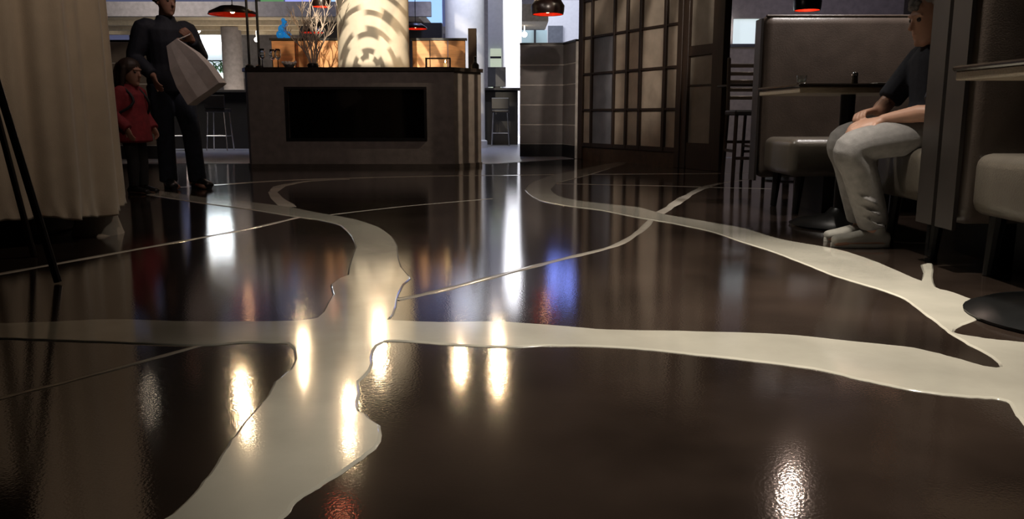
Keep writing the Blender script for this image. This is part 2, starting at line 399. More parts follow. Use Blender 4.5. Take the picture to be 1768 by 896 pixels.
# window 3/4: upper gallery glazing lit blue
g3 = lit('window_blue', (.30, .34, .85), .9, .4); g3b = lit('window_blue_pale', (.36, .60, .95), 1.0, .3); g3g = lit('window_green', (.12, .35, .13), .5, .5); g3w = lit('window_grey', (.22, .25, .29), .8, .4)
w3 = struct('window_3', B().box(-11.8, -1.6, 20.86, 20.9, 2.8, 5.2), g2)
xs = [(-11.6, -8.6, g3w), (-8.5, -6.2, g3w), (-6.1, -5.55, g3g), (-5.5, -4.5, g3), (-4.45, -3.95, g3b), (-3.9, -3.1, g3b), (-3.0, -1.7, g3b)]
for x0, x1, m in xs:
    B().box(x0, x1, 20.78, 20.84, 2.86, 3.55 if m is not g3w else 3.2).build('pane', m, w3)
for x in (-8.55, -6.15, -4.48, -3.92, -3.05):
    B().box(x-.05, x+.05, 20.70, 20.86, 2.8, 5.2).build('mullion', fr, w3)
w4 = struct('window_4', B().box(1.35, 2.3, 29.9, 29.96, 4.75, 5.8), lit('window_violet', (.22, .30, 1.0), 2.6, .25))
B().box(1.79, 1.86, 29.8, 29.9, 4.75, 5.8).build('mullion', fr, w4)
# white columns
def column(name, label, x, y, r, h, m, cat='column'):
    t = thing(name, label, cat, (x, y, .004))
    B().lathe([(0, 0), (r*1.12, 0), (r*1.12, .14), (r, .16), (r, .17)], (x, y, .004), 40).build('plinth', m, t, 40)
    B().lathe([(r, .17), (r, h-.02), (0, h-.02)], (x, y, .004), 48).build('shaft', m, t, 40)
    return t
column('round_column', 'thick white round column with blue light on its left side', -.94, 17, .39, 6.9, white_m)
column('round_column', 'slender brilliantly lit white round column beside the grey slatted partition', 0, 20, .23, 6.9, white_m)
column('round_column', 'square-shouldered dim grey column right of the bright window', -6.27, 19.0, .22, 2.6, grey_m)
gp = tag(B().box(-.62, -.24, 22, 22.3, .004, 6.9).build('pier', white_m), 'narrow pale pier between the two white columns', 'pier')
struct('wall_lobby', B().box(1.0, 5.9, 26, 26.2, 0, 4.1), white_m)
tag(B().box(1.10, 1.55, 25.92, 25.998, 2.6, 3.34).build('wall_panel', M('panel_grey', (.12, .13, .15), .5)), 'dark grey rectangular panel on the white lobby wall', 'panel')
struct('trim_6', B().box(.25, .92, 21.6, 23.6, 3.0, 3.42), beige_m)
w5 = struct('window_5', B().box(.15, 1.0, 24.2, 24.26, 1.4, 3.04), lit('window_teal', (.30, .40, .42), .5))
B().box(.62, .68, 24.12, 24.2, 1.4, 3.04).build('mullion', fr, w5)
w6 = struct('window_6', B().box(-.56, -.28, 21.86, 21.9, 1.25, 2.35), lit('window_olive', (.50, .56, .42), .8))
for z in (1.72, 2.1): B().box(-.56, -.28, 21.8, 21.86, z, z+.05).build('transom', fr, w6)

# ------------------------------------------------------------------ fireplace
fp = thing('fireplace', 'wide grey-brown stone fireplace island with long black opening', 'fireplace', (-1.9, 10.75, 0))
def fpoly(g=0):
    return [(-3.36-g, 10.62-g*.4), (-3.27-g*.5, 10.42-g), (-.72+g*.4, 10.42-g), (-.40+g, 10.80-g*.4), (-.40+g, 10.83), (-3.36-g, 10.83)]
# surround built round the opening so that it is a true recess
b = B()
P = fpoly()
b.prism([P[0], P[1], (-2.80, 10.42), (-2.80, 10.83), P[5]], 0, 1.19)
b.prism([(-1.08, 10.42), P[2], P[3], P[4], (-1.08, 10.83)], 0, 1.19)
b.box(-2.80, -1.08, 10.42, 10.83, 0, .36).box(-2.80, -1.08, 10.42, 10.83, .98, 1.19)
b.build('surround', stone_m, fp)
B().box(-2.80, -1.08, 10.66, 10.83, .36, .98).build('firebox', black_m, fp)
B().prism(fpoly(.03), 1.19, 1.235).build('mantel', M('mantel_slab', (.03, .022, .018), .25), fp)
b = B()
for (x0, x1, z0, z1) in ((-2.82, -1.06, .34, .37), (-2.82, -1.06, .97, 1.0), (-2.82, -2.79, .37, .97), (-1.09, -1.06, .37, .97)):
    b.box(x0, x1, 10.405, 10.45, z0, z1)
b.build('opening_trim', blackmetal_m, fp)
B().box(-2.79, -1.09, 10.50, 10.506, .37, .97).build('glass_front', M('fire_glass', (.02, .02, .022), .06, trans=.85, var=0), fp)
b = B()
for i in range(22):
    b.ball((-2.7+i*.072, 10.58+.03*math.sin(i*2.1), .385), .028, (1, 1, .7), 7)
o = b.build('fire_pebbles', M('fire_pebble', (.03, .028, .027), .5), fp); o['kind'] = 'stuff'
B().prism(fpoly(.012), 0, .05).build('plinth', M('hearth_plinth', (.07, .055, .045), .5), fp)
# lit column behind
column('patterned_column', 'thick cream column washed with projected leaf-arc light behind the fireplace', -1.86, 11.42, .475, 3.19, column_m)
# copper screens and the dark post
for (x0, x1, lab) in ((-3.42, -2.40, 'copper-coloured low screen left of the glowing column'), (-1.42, -.66, 'copper-coloured low screen right of the glowing column')):
    t = thing('copper_screen', lab, 'screen', ((x0+x1)/2, 12.1, .004), 'copper screens behind the fireplace')
    n = 3; wd = (x1-x0)/n
    for k in range(n):
        B().box(x0+k*wd+.004, x0+(k+1)*wd-.004, 12.06, 12.12, .06, 1.70, .006).build('panel', copper_m, t)
    B().box(x0-.02, x1+.02, 12.04, 12.14, 1.70, 1.73).build('top_rail', blackmetal_m, t)
    B().box(x0-.02, x1+.02, 12.06, 12.14, .004, .06).build('base_rail', blackmetal_m, t)
tag(B().box(-.62, -.50, 12.0, 12.12, .004, 1.86, .004).build('short_post', M('bronze_post', (.06, .045, .035), .25, metal=.6)), 'short square bronze post at right end of the copper screen', 'post')
# things on the mantel
def pole(x, y, label):
    t = thing('slim_pole', label, 'pole', (x, y, 1.235), 'slim black poles on the mantel')
    B().lathe([(0, 0), (.05, 0), (.05, .03), (.02, .05), (.0, .05)], (x, y, 1.235), 14).build('foot', blackmetal_m, t)
    B().tube([(x, y, 1.28), (x, y, 3.17)], .016, 8).build('shaft', blackmetal_m, t)
pole(-3.29, 10.60, 'slim black pole at the mantel\'s left corner, outer of the pair')
pole(-3.20, 10.72, 'slim black pole at the mantel\'s left corner, inner of the pair')
glass_m = M('clear_glass', (.9, .95, .95), .03, trans=1, var=0)
t0 = None
for i, (x, y) in enumerate(((-3.12, 10.58), (-3.02, 10.68), (-2.93, 10.60))):
    lab = ['leftmost of three stem glasses on the mantel beside black poles', 'middle of three stem glasses on the mantel, set back', 'rightmost of three stem glasses on the mantel, nearest the flowers'][i]
    if t0 is None:
        t0 = thing('stem_glass', lab, 'glass', (x, y, 1.235), 'stem glasses on the mantel')
        B().lathe([(0, .10), (.02, .11), (.036, .14), (.038, .18), (.031, .235), (.029, .235), (.035, .18), (.033, .143), (0, .113)], (x, y, 1.235), 16).build('bowl', glass_m, t0, 180)
        B().lathe([(0, 0), (.034, 0), (.03, .004), (.006, .01), (.005, .10), (0, .10)], (x, y, 1.235), 14).build('stem', glass_m, t0, 180)
    else: dup(t0, (x, y, 1.235), lab)
t = thing('flower_bowl', 'small bowl of white blossoms on the mantel left of the branches', 'flowers', (-2.98+.2, 10.56, 1.235))
B().lathe([(0, 0), (.05, 0), (.075, .04), (.07, .045), (0, .02)], (-2.78, 10.56, 1.235), 16).build('bowl', M('bowl_grey', (.2, .2, .2), .4), t, 60)
b = B()
for i in range(16):
    a = i*2.4; r_ = .012*math.sqrt(i)*1.6
    b.ball((-2.78+r_*math.cos(a)*1.2, 10.56+r_*math.sin(a), 1.292+.012*math.cos(i)), .020, (1, 1, .8), 7)
b.build('blossoms', M('blossom', (.85, .78, .76), .7), t)
# bare branches in a vase
t = thing('branch_arrangement', 'tall bare pale branches in a low dark vase on the mantel', 'branches', (-2.50, 10.62, 1.235))
B().lathe([(0, 0), (.06, 0), (.075, .03), (.06, .06), (.05, .06), (.05, .03), (0, .02)], (-2.50, 10.62, 1.235), 18).build('vase', blackmetal_m, t, 60)
branch_m = M('pale_bark', (.50, .40, .33), .7, var=.25, scale=30)
rr = random.Random(11)
for k, (dx, h) in enumerate(((-.34, .46), (-.22, .62), (-.10, .70), (.0, .74), (.10, .66), (.24, .72), (.36, .70))):
    b = B(); p0 = V((-2.50+dx*.08, 10.62, 1.26)); pts = [p0]
    for j in range(1, 6):
        f = j/5
        pts.append(V((-2.50+dx*(f**1.2)+rr.uniform(-.02, .02), 10.62+rr.uniform(-.05, .05)*f, 1.26+h*f)))
    b.tube(pts, [.011, .010, .008, .007, .005, .003], 6, 2)
    for j in range(1, 5):
        for s_ in range(4):
            q = pts[j].lerp(pts[j+1], rr.random()); d = V((rr.uniform(-.5, .5)+dx*.5, rr.uniform(-.3, .3), rr.uniform(.5, 1))).normalized()*rr.uniform(.08, .24)
            m_ = q+d*.5+V((rr.uniform(-.02, .02), 0, 0)); e = q+d
            b.tube([q, m_, e], [.0055, .004, .002], 5)
            b.tube([m_, m_+d.lerp(V((rr.uniform(-.2, .2), 0, .1)), .5)*.5], [.0035, .0015], 5)
    b.build('branch', branch_m, t)
# framed candle lantern
t = thing('candle_lantern', 'low black open-frame lantern with a lit candle on the mantel', 'lantern', (-.92, 10.60, 1.235))
b = B(); x0, x1, y0, y1, z0, z1 = -1.08, -.77, 10.54, 10.66, 1.235, 1.36
for x in (x0, x1-.012):
    for y in (y0, y1-.012): b.box(x, x+.012, y, y+.012, z0, z1)
for z in (z0, z1-.012):
    for y in (y0, y1-.012): b.box(x0, x1, y, y+.012, z, z+.012)
    for x in (x0, x1-.012): b.box(x, x+.012, y0, y1, z, z+.012)
b.build('frame', blackmetal_m, t)
c_ = B().lathe([(0, .012), (.022, .012), (.022, .06), (0, .06)], (-.835, 10.60, 1.235), 14).build('candle', M('wax', (.85, .75, .55), .5, emit=(1, .6, .2), es=.6), t, 40)
B().lathe([(0, .062), (.008, .075), (.006, .09), (0, .105)], (-.835, 10.60, 1.235), 10).build('flame', M('flame', (1, .8, .4), .5, var=0, emit=(1, .68, .28), es=22), c_, 180)
tag(B().lathe([(0, 0), (.05, 0), (.05, .05), (.02, .08), (.016, .12), (.022, .15), (0, .16)], (-.47, 10.76, 1.235), 14).build('bottle_stopper', blackmetal_m, None, 40), 'small dark squat bottle at the mantel\'s right corner', 'bottle')
# blue glass ornament
t = thing('glass_ornament', 'blue glass ornament of stacked lumps on the left copper screen', 'ornament', (-3.24, 12.09, 1.735))
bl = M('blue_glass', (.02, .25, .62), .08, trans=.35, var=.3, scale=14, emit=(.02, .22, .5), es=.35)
b = B()
for (x, z, r_) in ((-.05, .05, .06), (.05, .045, .055), (-.02, .13, .06), (.02, .20, .045), (.0, .25, .03)): b.ball((-3.24+x, 12.09, 1.73+z), r_, (1, .8, 1), 10)
b.build('glass_body', bl, t, 180)

# ------------------------------------------------------------------ partitions with clad panels
def partition(name, label, segs, z0, z1, rows, m):
    xs = [p[0] for p in segs]; ys = [p[1] for p in segs]
    t = thing(name, label, 'partition', (sum(xs)/len(xs), sum(ys)/len(ys), .004))
    for (a, c) in zip(segs, segs[1:]):
        A, D = V((*a, 0)), V((*c, 0)); d = (D-A); ln = d.length; ang = math.atan2(d.y, d.x)
        T = Matrix.Translation(A) @ Matrix.Rotation(ang, 4, 'Z')
        hh = (z1-z0)/rows
        for k in range(rows):
            B().box(.003, ln-.003, -.05, .03, z0+k*hh+.008, z0+(k+1)*hh-.008, .006, 2, T).build('panel', m, t)
        B().box(0, ln, -.046, .06, .004, z1+.0, mat=T).build('core', M('core_seam_light', (.55, .52, .48), .5), t)  # pale core puts the light caught along the panel seams into colour
        B().box(-.005, ln+.005, -.06, .07, z1, z1+.03, mat=T).build('cap_rail', blackmetal_m, t)
        B().box(0, ln, -.055, .0, .004, z0, mat=T).build('skirting', M('skirting_dark', (.015, .015, .018), .4), t)
partition('clad_partition', 'grey partition of stacked horizontal panels left of the lattice screen', [(.13, 13.35), (.84, 13.30), (1.00, 12.66)], .20, 1.74, 5, clad_m)
partition('clad_partition', 'dim grey-brown stacked panel partition seen between drape and couple', [(-7.6, 12.6), (-5.22, 12.6)], .20, 1.72, 5, M('brown_cladding', (.20, .165, .14), .55, var=.2, scale=5))

# ------------------------------------------------------------------ lattice screen
def onray(px, A, D):
    k = (px-884)/FPX*math.cos(PITCH)
    # X = k*Y on line A + t (D-A)
    return (k*A[1]-A[0])/((D[0]-A[0])-k*(D[1]-A[1]))
SA, SB = V((1.08, 12.51)), V((2.12, 10.42)); sd = SB-SA; SL = sd.length
ST = Matrix.Translation((SA.x, SA.y, 0)) @ Matrix.Rotation(math.atan2(sd.y, sd.x), 4, 'Z')
sc = thing('lattice_screen', 'tall dark wooden lattice screen with parchment panes on feet', 'screen', (1.6, 11.46, 0))
pos = [onray(p, SA, SB)*SL for p in (1004, 1022, 1060, 1082, 1105, 1147, 1173)]
wds = [.12, .035, .035, .04, .05, .055, .10]
zr = [.22, .73, 1.25, 1.77, 2.29, 2.81, 3.14]
for p, wd in zip(pos, wds):
    B().box(p-wd/2, p+wd/2, -.035, .035, .0 if wd > .06 else .2, 3.16, .004, 1, ST).build('stile', wood_m, sc)
for i, z in enumerate(zr):
    hgt = .06 if i in (0, 6) else .032
    B().box(pos[0], pos[-1], -.026, .026, z-hgt/2, z+hgt/2, .003, 1, ST).build('rail', wood_m, sc)
rr = random.Random(5)
bluepane_m = M('bluish_pane', (.20, .21, .24), .35, var=.2, scale=4)
for i in range(len(pos)-1):
    for j in range(len(zr)-1):
        dz = rr.uniform(-.004, .004)
        B().box(pos[i]+wds[i]/2-.006, pos[i+1]-wds[i+1]/2+.006, .004+dz, .012+dz, zr[j]+.012, zr[j+1]-.012, mat=ST).build('pane', bluepane_m if i == 1 and j in (0, 1, 2) else pane_m, sc)
B().box(pos[0], pos[-1], .0, .09, .0, .20, mat=ST).build('kick_board', M('kick_wood', (.07, .04, .022), .5, var=.3), sc)
# glazed side frame to its right
GA, GB = V((2.16, 10.40)), V((2.46, 9.75)); gd = GB-GA; GL = gd.length
GT = Matrix.Translation((GA.x, GA.y, 0)) @ Matrix.Rotation(math.atan2(gd.y, gd.x), 4, 'Z')
q = [onray(p, GA, GB)*GL for p in (1178, 1190, 1231, 1250)]
gf = thing('glazed_frame', 'narrow dark frame with two frosted panes beside the lattice screen', 'frame', (2.3, 10.1, 0))
for a, c in ((q[0], q[1]), (q[2], q[3])): B().box(a, c, -.05, .05, 0, 3.18, .004, 1, GT).build('stile', wood_m, gf)
for z0, z1 in ((.0, .32), (1.36, 1.48), (3.05, 3.18)): B().box(q[1], q[2], -.04, .04, z0, z1, .003, 1, GT).build('rail', wood_m, gf)
B().box(q[1], q[2], -.02, .02, 1.0, 1.02, mat=GT).build('glazing_bar', wood_m, gf)
for z0, z1 in ((.32, 1.0), (1.02, 1.36), (1.48, 3.05)): B().box(q[1], q[2], -.005, .005, z0, z1, mat=GT).build('pane', pane2_m, gf)

# ------------------------------------------------------------------ right end wall with lit window
struct('wall_end', B().box(2.9, 3.40, 13.1, 13.25, 0, 3.2).box(3.82, 6.0, 13.1, 13.25, 0, 3.2).box(3.4, 3.82, 13.1, 13.25, 0, 1.74).box(3.4, 3.82, 13.1, 13.25, 2.12, 3.2), M('taupe_wall', (.24, .20, .18), .7))
w7 = struct('window_7', B().box(3.18+.2, 3.82, 13.2, 13.24, 1.74, 2.12), lit('window_white', (.62, .72, .74), .85))
B().box(3.17, 3.33, 13.03, 13.10, 1.74, 2.12, .02).build('strip_lamp', strip_m, w7)
B().box(3.13, 3.84, 13.04, 13.12, 1.69, 1.735).build('sill', fr, w7)

# ------------------------------------------------------------------ bar tables and stools
def hightop(label, x0, x1, y0, y1, z, legs=True):
    t = thing('high_table', label, 'table', ((x0+x1)/2, (y0+y1)/2, .004))
    B().box(x0, x1, y0, y1, z-.05, z, .006, 1).build('tabletop', dark_m, t)
    B().box(x0+.06, x1-.06, y0+.25, y1-.05, .004, z-.05).build('front_panel', M('bar_front', (.012, .010, .010), .5), t)
    return t
hightop('dark bar counter behind the walking man, left of the fireplace', -7.2, -5.0, 16.2, 16.9, 1.14)
struct('trim_8', B().box(-9.5, -5.0, 19.6, 19.8, 0, 1.50), M('ledge_violet', (.05, .045, .055), .5))
hightop('dark bar counter between fireplace and grey partition', -.75, .19, 18.5, 19.1, 1.25)
t = thing('till_screen', 'dark till screen standing on the right bar counter', 'monitor', (-.34, 18.8, 1.25))
B().box(-.54, -.14, 18.78, 18.82, 1.28, 1.71, .008, 1).build('screen', M('till_back', (.05, .05, .06), .4), t)
B().box(-.42, -.26, 18.7, 18.9, 1.25, 1.28, .004, 1).build('foot', blackmetal_m, t)
def stool(label, x, y, seat=.76, back=True, group=None):
    t = thing('bar_stool', label, 'stool', (x, y, .004), group)
    b = B().box(x-.19, x+.19, y-.19, y+.19, seat-.05, seat+.02, .02, 2); b.build('seat', M('stool_seat', (.015, .012, .012), .4), t)
    for sx in (-1, 1):
        for sy in (-1, 1):
            B().tube([(x+sx*.15, y+sy*.15, seat-.05), (x+sx*.19, y+sy*.19, .012)], .0115, 8).build('leg', chrome_m, t)
    b = B()
    for sx in (-1, 1): b.tube([(x+sx*.18, y-.18, .28), (x+sx*.18, y+.18, .28)], .008, 6)
    for sy in (-1, 1): b.tube([(x-.18, y+sy*.18, .28), (x+.18, y+sy*.18, .28)], .008, 6)
    b.build('foot_rail', chrome_m, t)
    B().box(x-.19, x+.19, y-.20, y-.16, seat+.02, seat+.26, .015, 2).build('backrest', M('stool_seat', (.015, .012, .012), .4), t)
    return t
s1 = stool('black bar stool with chrome legs left of the fireplace, nearest it', -5.45, 15.55, group='bar stools with chrome legs')
dup(s1, (-6.2, 15.55, .004), 'black bar stool with chrome legs just right of the walking man')
dup(s1, (-.25, 18.0, .004), 'black bar stool with chrome legs between fireplace and grey partition')
# ladder-back counter chairs and their table on the right
def ladder_chair(label, x, y):
    t = thing('counter_chair', label, 'chair', (x, y, 0), 'ladder-back counter chairs')
    dk = wood_m
    for sx in (-1, 1):
        B().tube([(x+sx*.20, y-.17, 0.005), (x+sx*.185, y-.15, .68)], .018, 8).build('leg', dk, t)
        B().tube([(x+sx*.20, y+.21, 0.005), (x+sx*.185, y+.17, .68), (x+sx*.18, y+.22, 1.18)], .018, 8).build('leg', dk, t)
    B().box(x-.21, x+.21, y-.19, y+.19, .65, .70, .015, 2).build('seat', M('stool_seat', (.015, .012, .012), .4), t)
    for k in range(5):
        B().box(x-.17, x+.17, y+.19+k*.004, y+.205+k*.004, .80+k*.075, .835+k*.075, .004, 1).build('slat', M('polished_slat', (.12, .09, .07), .18, metal=.3), t)
    for z, yy in ((.26, -.16), (.40, .18)):
        B().box(x-.19, x+.19, y+yy-.012, y+yy+.012, z-.014, z+.014).build('stretcher', dk, t)
    for sx in (-1, 1): B().box(x+sx*.19-.01, x+sx*.19+.01, y-.16, y+.19, .31, .335).build('stretcher', dk, t)
    return t
lc = ladder_chair('dark ladder-back counter chair just left of the far booth', 2.25, 7.85)
dup(lc, (2.75, 9.05, 0), 'dark ladder-back counter chair behind the far booth', R(180))
t = thing('counter_table', 'tall dark table with thin top by the frosted frame', 'table', (2.62, 8.45, 0))
B().box(2.12, 3.12, 8.2, 8.7, .93, .955, .005, 1).build('tabletop', top_m, t)
B().tube([(2.8, 8.45, .03), (2.8, 8.45, .93)], .035, 10).build('pedestal', blackmetal_m, t)
B().lathe([(0, 0), (.24, 0), (.24, .012), (.05, .035), (0, .035)], (2.8, 8.45, 0), 24).build('base', blackmetal_m, t, 40)

# ------------------------------------------------------------------ booths
def bench(label, y_front, y_back, face, x0=1.85, x1=3.35, top=1.36, ss=1):
    """face -1: seat looks toward the camera side; +1: away"""
    yb0, yb1 = (y_back-.16, y_back) if face < 0 else (y_back, y_back+.16)
    t = thing('booth_bench', label, 'bench', ((x0+x1)/2, (y_front+y_back)/2, 0), 'upholstered booth benches')
    s0, s1 = sorted((y_front, y_back-.15 if face < 0 else y_back+.15))
    B().box(x0-.02, x1, s0, s1, .25, .50, .055, 4).build('seat_cushion', seat_m, t, 60)
    b = B().box(x0-.06, x1, yb0, yb1, .20, top, .07, 5); b.build('backrest', leather_m, t, 60)
    B().tube([(x0-.03, (yb0+yb1)/2-.055, top-.012), (x1-.03, (yb0+yb1)/2-.055, top-.012)], .010, 8).build('piping', leather_m, t, 180)
    B().box(x0+.25, x1, min(s0, yb0)+.12, max(s1, yb1)-.06, .0, .26).build('plinth', M('plinth_black', (.006, .006, .006), .6), t)
    for yy in (s0+.09, s1-.06):
        B().tube([(x0+.08, yy, .26), (x0+.06, yy, .002)], [.032, .022], 10, cap=.05).build('leg', blackmetal_m, t)
    B().box(x0-.075, x0-.058, yb0+.01, yb1-.01, .18, top-.03).build('end_panel', M('bench_end', (.018, .014, .012), .4), t)
    return t
bench('long brown booth bench with tall back facing the seated man', 5.45, 6.22, -1)
bench('brown booth bench on which the grey-haired man sits', 4.30, 3.555, 1, x0=1.90)
bench('taupe booth bench in the right foreground, seat toward the viewer', 2.88, 3.545, -1, x0=1.90)
def booth_table(label, x, y, z=.82, bx=0, br=.285):
    t = thing('booth_table', label, 'table', (x, y, 0), 'booth tables')
    B().box(x-.42, x+.42, y-.38, y+.38, z-.018, z, .006, 1).build('tabletop', top_m, t)
    B().box(x-.41, x+.41, y-.37, y+.37, z-.05, z-.018, .004, 1).build('edge_band', edge_m, t)
    B().tube([(x+bx, y, .05), (x+bx, y, z-.05)], .042, 14, cap=.05).build('column', blackmetal_m, t, 60)
    B().lathe([(0, 0.001), (br, .001), (br+.005, .012), (br*.85, .036), (br*.32, .07), (.055, .11), (0, .11)], (x+bx, y, 0), 36).build('base', M('base_black', (.006, .006, .006), .28, spec=.25), t, 40)
    return t
booth_table('dark pedestal table in front of the seated man', 1.96, 4.90)
booth_table('near pedestal table cut off by the right edge', 1.96, 2.58, bx=-.12, br=.34)
t = thing('votive_holder', 'tiny glass votive at the left end of the far booth table', 'candle holder', (1.58, 4.60, .82))
B().lathe([(0, 0), (.022, 0), (.028, .045), (.024, .045), (.019, .008), (0, .008)], (1.58, 4.60, .82), 14).build('cup', glass_m, t, 60)
B().lathe([(0, .009), (.016, .009), (.016, .025), (0, .025)], (1.58, 4.60, .82), 12).build('wax', M('wax_white', (.85, .8, .72), .5), t)
t = thing('salt_shaker', 'small chrome-topped shaker on the far booth table', 'shaker', (1.86, 4.58, .82))
B().lathe([(0, 0), (.018, 0), (.016, .04), (0, .04)], (1.86, 4.58, .82), 12).build('jar', M('shaker_dark', (.05, .04, .03), .2), t, 60)
B().lathe([(.017, .04), (.017, .055), (.008, .064), (0, .066)], (1.86, 4.58, .82), 12).build('cap', chrome_m, t, 60)
tag(B().box(1.98, 2.2, 4.56, 4.68, .82, .826, .002, 1).build('folded_napkin', M('napkin_grey', (.4, .38, .35), .8)), 'folded grey napkin lying on the far booth table', 'napkin')

# ------------------------------------------------------------------ pendants and spotlights
def pendant(label, x, y, z, r, h, flat=False):
    t = thing('pendant_lamp', label, 'lamp', (x, y, z), 'red-lined pendant lamps')
    p = [(.03, h), (r*.75, h*.96), (r*1.0, h*.55), (r*.98, h*.2), (r*.93, 0)] if not flat else [(.03, h), (r*.5, h*.9), (r*.95, h*.3), (r, 0)]
    B().lathe(p, (x, y, z), 36).build('shade', shade_m, t, 60)
    pi = [(.02, h-.012)] + [(a-.010, b_*.92+.002) for a, b_ in p[1:]]
    B().lathe(pi, (x, y, z), 36).build('lining', red_m, t, 60)
    B().ball((x, y, z+.055), .038, n=12).build('bulb', bulb_m, t, 180)
    B().tube([(x, y, z+.07), (x, y, z+h)], .018, 8).build('socket', blackmetal_m, t)
    B().tube([(x, y, z+h), (x, y, 3.19)], .006, 6).build('cord', blackmetal_m, t)
    return t
pendant('wide flat red-lined pendant lamp above the walking man\'s bag', -3.76, 11.5, 1.985, .32, .12, True)
pendant('black drum pendant with red lining above the grey partition', .46, 11.0, 1.93, .215, .20)
pendant('red-lined pendant lamp above the far booth bench', 3.45, 10.0, 1.86, .16, .22)
pendant('small dark red pendant at the left of the glowing column', -2.58, 11.6, 2.10, .13, .22)
pendant('small distant red pendant right of the glowing column', -1.62, 14.3, 2.08, .20, .10, True)
pendant('faint distant red pendant behind the bare branches', -3.35, 14.3, 2.02, .20, .10, True)
pendant('overhead pendant showing only as red glint at the floor\'s bottom edge', -1.22, 5.5, 2.20, .10, .16)
def spot(label, x, y, z=3.2, m=spot_m, r=.062, p=None):
    t = thing('ceiling_spot', label, 'lamp', (x, y, z-.03), 'ceiling spotlights mirrored in the floor')
    B().lathe([(r*1.5, 0), (r*1.5, .025), (r, .025), (r, 0), (r*1.5, 0)], (x, y, z-.03), 24).build('trim_ring', blackmetal_m, t)
    lb_ = B().lathe([(0, -.004), (r*1.15, -.004), (r*1.15, .02), (r*.8, .05), (0, .05)], (0, 0, 0), 20)
    Tm = Matrix.Translation((x, y, z-.045)) @ Matrix.Rotation(R(-48), 4, 'X')
    lb_.b.transform(Tm); lb_.build('lamp_head', blackmetal_m, t, 60)
    lb_ = B().lathe([(0, -.006), (r, -.006)], (0, 0, 0), 20); lb_.b.transform(Tm)
    o = lb_.build('lens', m, t, None, False)
    if p is None: p = 36 if r > .05 else 18
    k_ = CAM_H/(CAM_H+z-.05)                      # beam thrown down the room onto the polished floor
    light('spot_beam', 'SPOT', Tm @ V((0, 0, -.012)), p, {'pink_spot_glow': (1, .74, .60)}.get(m.name, (1, .72, .42)), (x*k_, y*k_, 0), spot_size=R(22), spot_blend=.6, shadow_soft_size=r)
    if z < 3.1: B().tube([(x, y, z-.02), (x, y+.075, z-.02)], .012, 6).build('bracket', blackmetal_m, t)
spot('ceiling spotlight whose glow lies on the dark floor left of the cream trunk', -3.7, 10.85)
spot('added twin spotlight for the second glint on the left edge of the cream trunk', -3.25, 9.65, m=spot2_m, r=.045)  # added lamp, stands in for the lower double reflection of the lamp above
spot('ceiling spotlight glowing just right of the inlay\'s dark notch', -3.46, 13.26)
spot('added twin spotlight for the thin second glint below the notch', -3.11, 11.87, m=spot2_m, r=.04)  # added lamp, repeats the notch lamp's reflection lower down
spot('ceiling spotlight glowing on the crinkled right edge of the cream trunk', -2.16, 10.5)
spot('ceiling spotlight making the streak on the trunk\'s right bulge', -1.93, 9.3, m=spot2_m, r=.045)  # added lamp for the second, sharper reflection of the trunk-edge lamp
spot('ceiling spotlight with the soft round glow left of the tall bright streak', -.81, 12.45, m=spot2_m)
spot('ceiling spotlight at the top of the tall bright streak, floor centre', -.23, 13.3, m=spot2_m)
spot('added twin spotlight for the foot of the tall bright streak, floor centre', -.21, 11.87)  # added lamp, doubles the one before to draw the streak out
spot('lower bracket spotlight on the front of the glowing column', -1.80, 10.86, 2.33)
spot('added upper twin of the bracket spotlight on the front of the glowing column', -1.80, 10.86, 2.64, m=spot2_m, r=.045)  # added lamp, gives the lower bracket lamp its second floor glint
spot('faint ceiling spotlight mirrored at the far left of the floor', -4.92, 10.73, m=dim_spot_m, r=.035, p=.35)
spot('ceiling spotlight with a small pinkish glint at the lower right floor', 2.82, 7.86, m=pink_spot_m, r=.04)
for (x, y, z, lab) in ((-9.35, 19.6, 2.61, 'tiny bright downlight in the blue-glass corner, upper left'), (-9.1, 20.3, 2.45, 'tiny pinkish lamp low in the blue-glass corner'), (-7.15, 19.4, 2.615, 'round downlight above the bright window strip'), (-5.95, 19.8, 2.45, 'round downlight just right of the blue ornament')):
    bb = B().ball((x, y, z-.06), .055, n=12)
    if z < 2.6: bb.tube([(x, y, z-.03), (x, y, 2.615)], .006, 6)
    t = tag(bb.build('globe_lamp', M('globe_glow', (1, .95, .9), .5, var=0, emit=(1, .93, .84), es=5), None, 180), lab, 'lamp', 'little lobby lamps')
tag(B().ball((.33, 22.6, 2.77), .075, n=12).tube([(.33, 22.6, 2.82), (.33, 22.6, 2.995)], .01, 6).build('globe_lamp', MATS['globe_glow'], None, 180), 'little round lamp right of the bright white column', 'lamp', 'little lobby lamps')

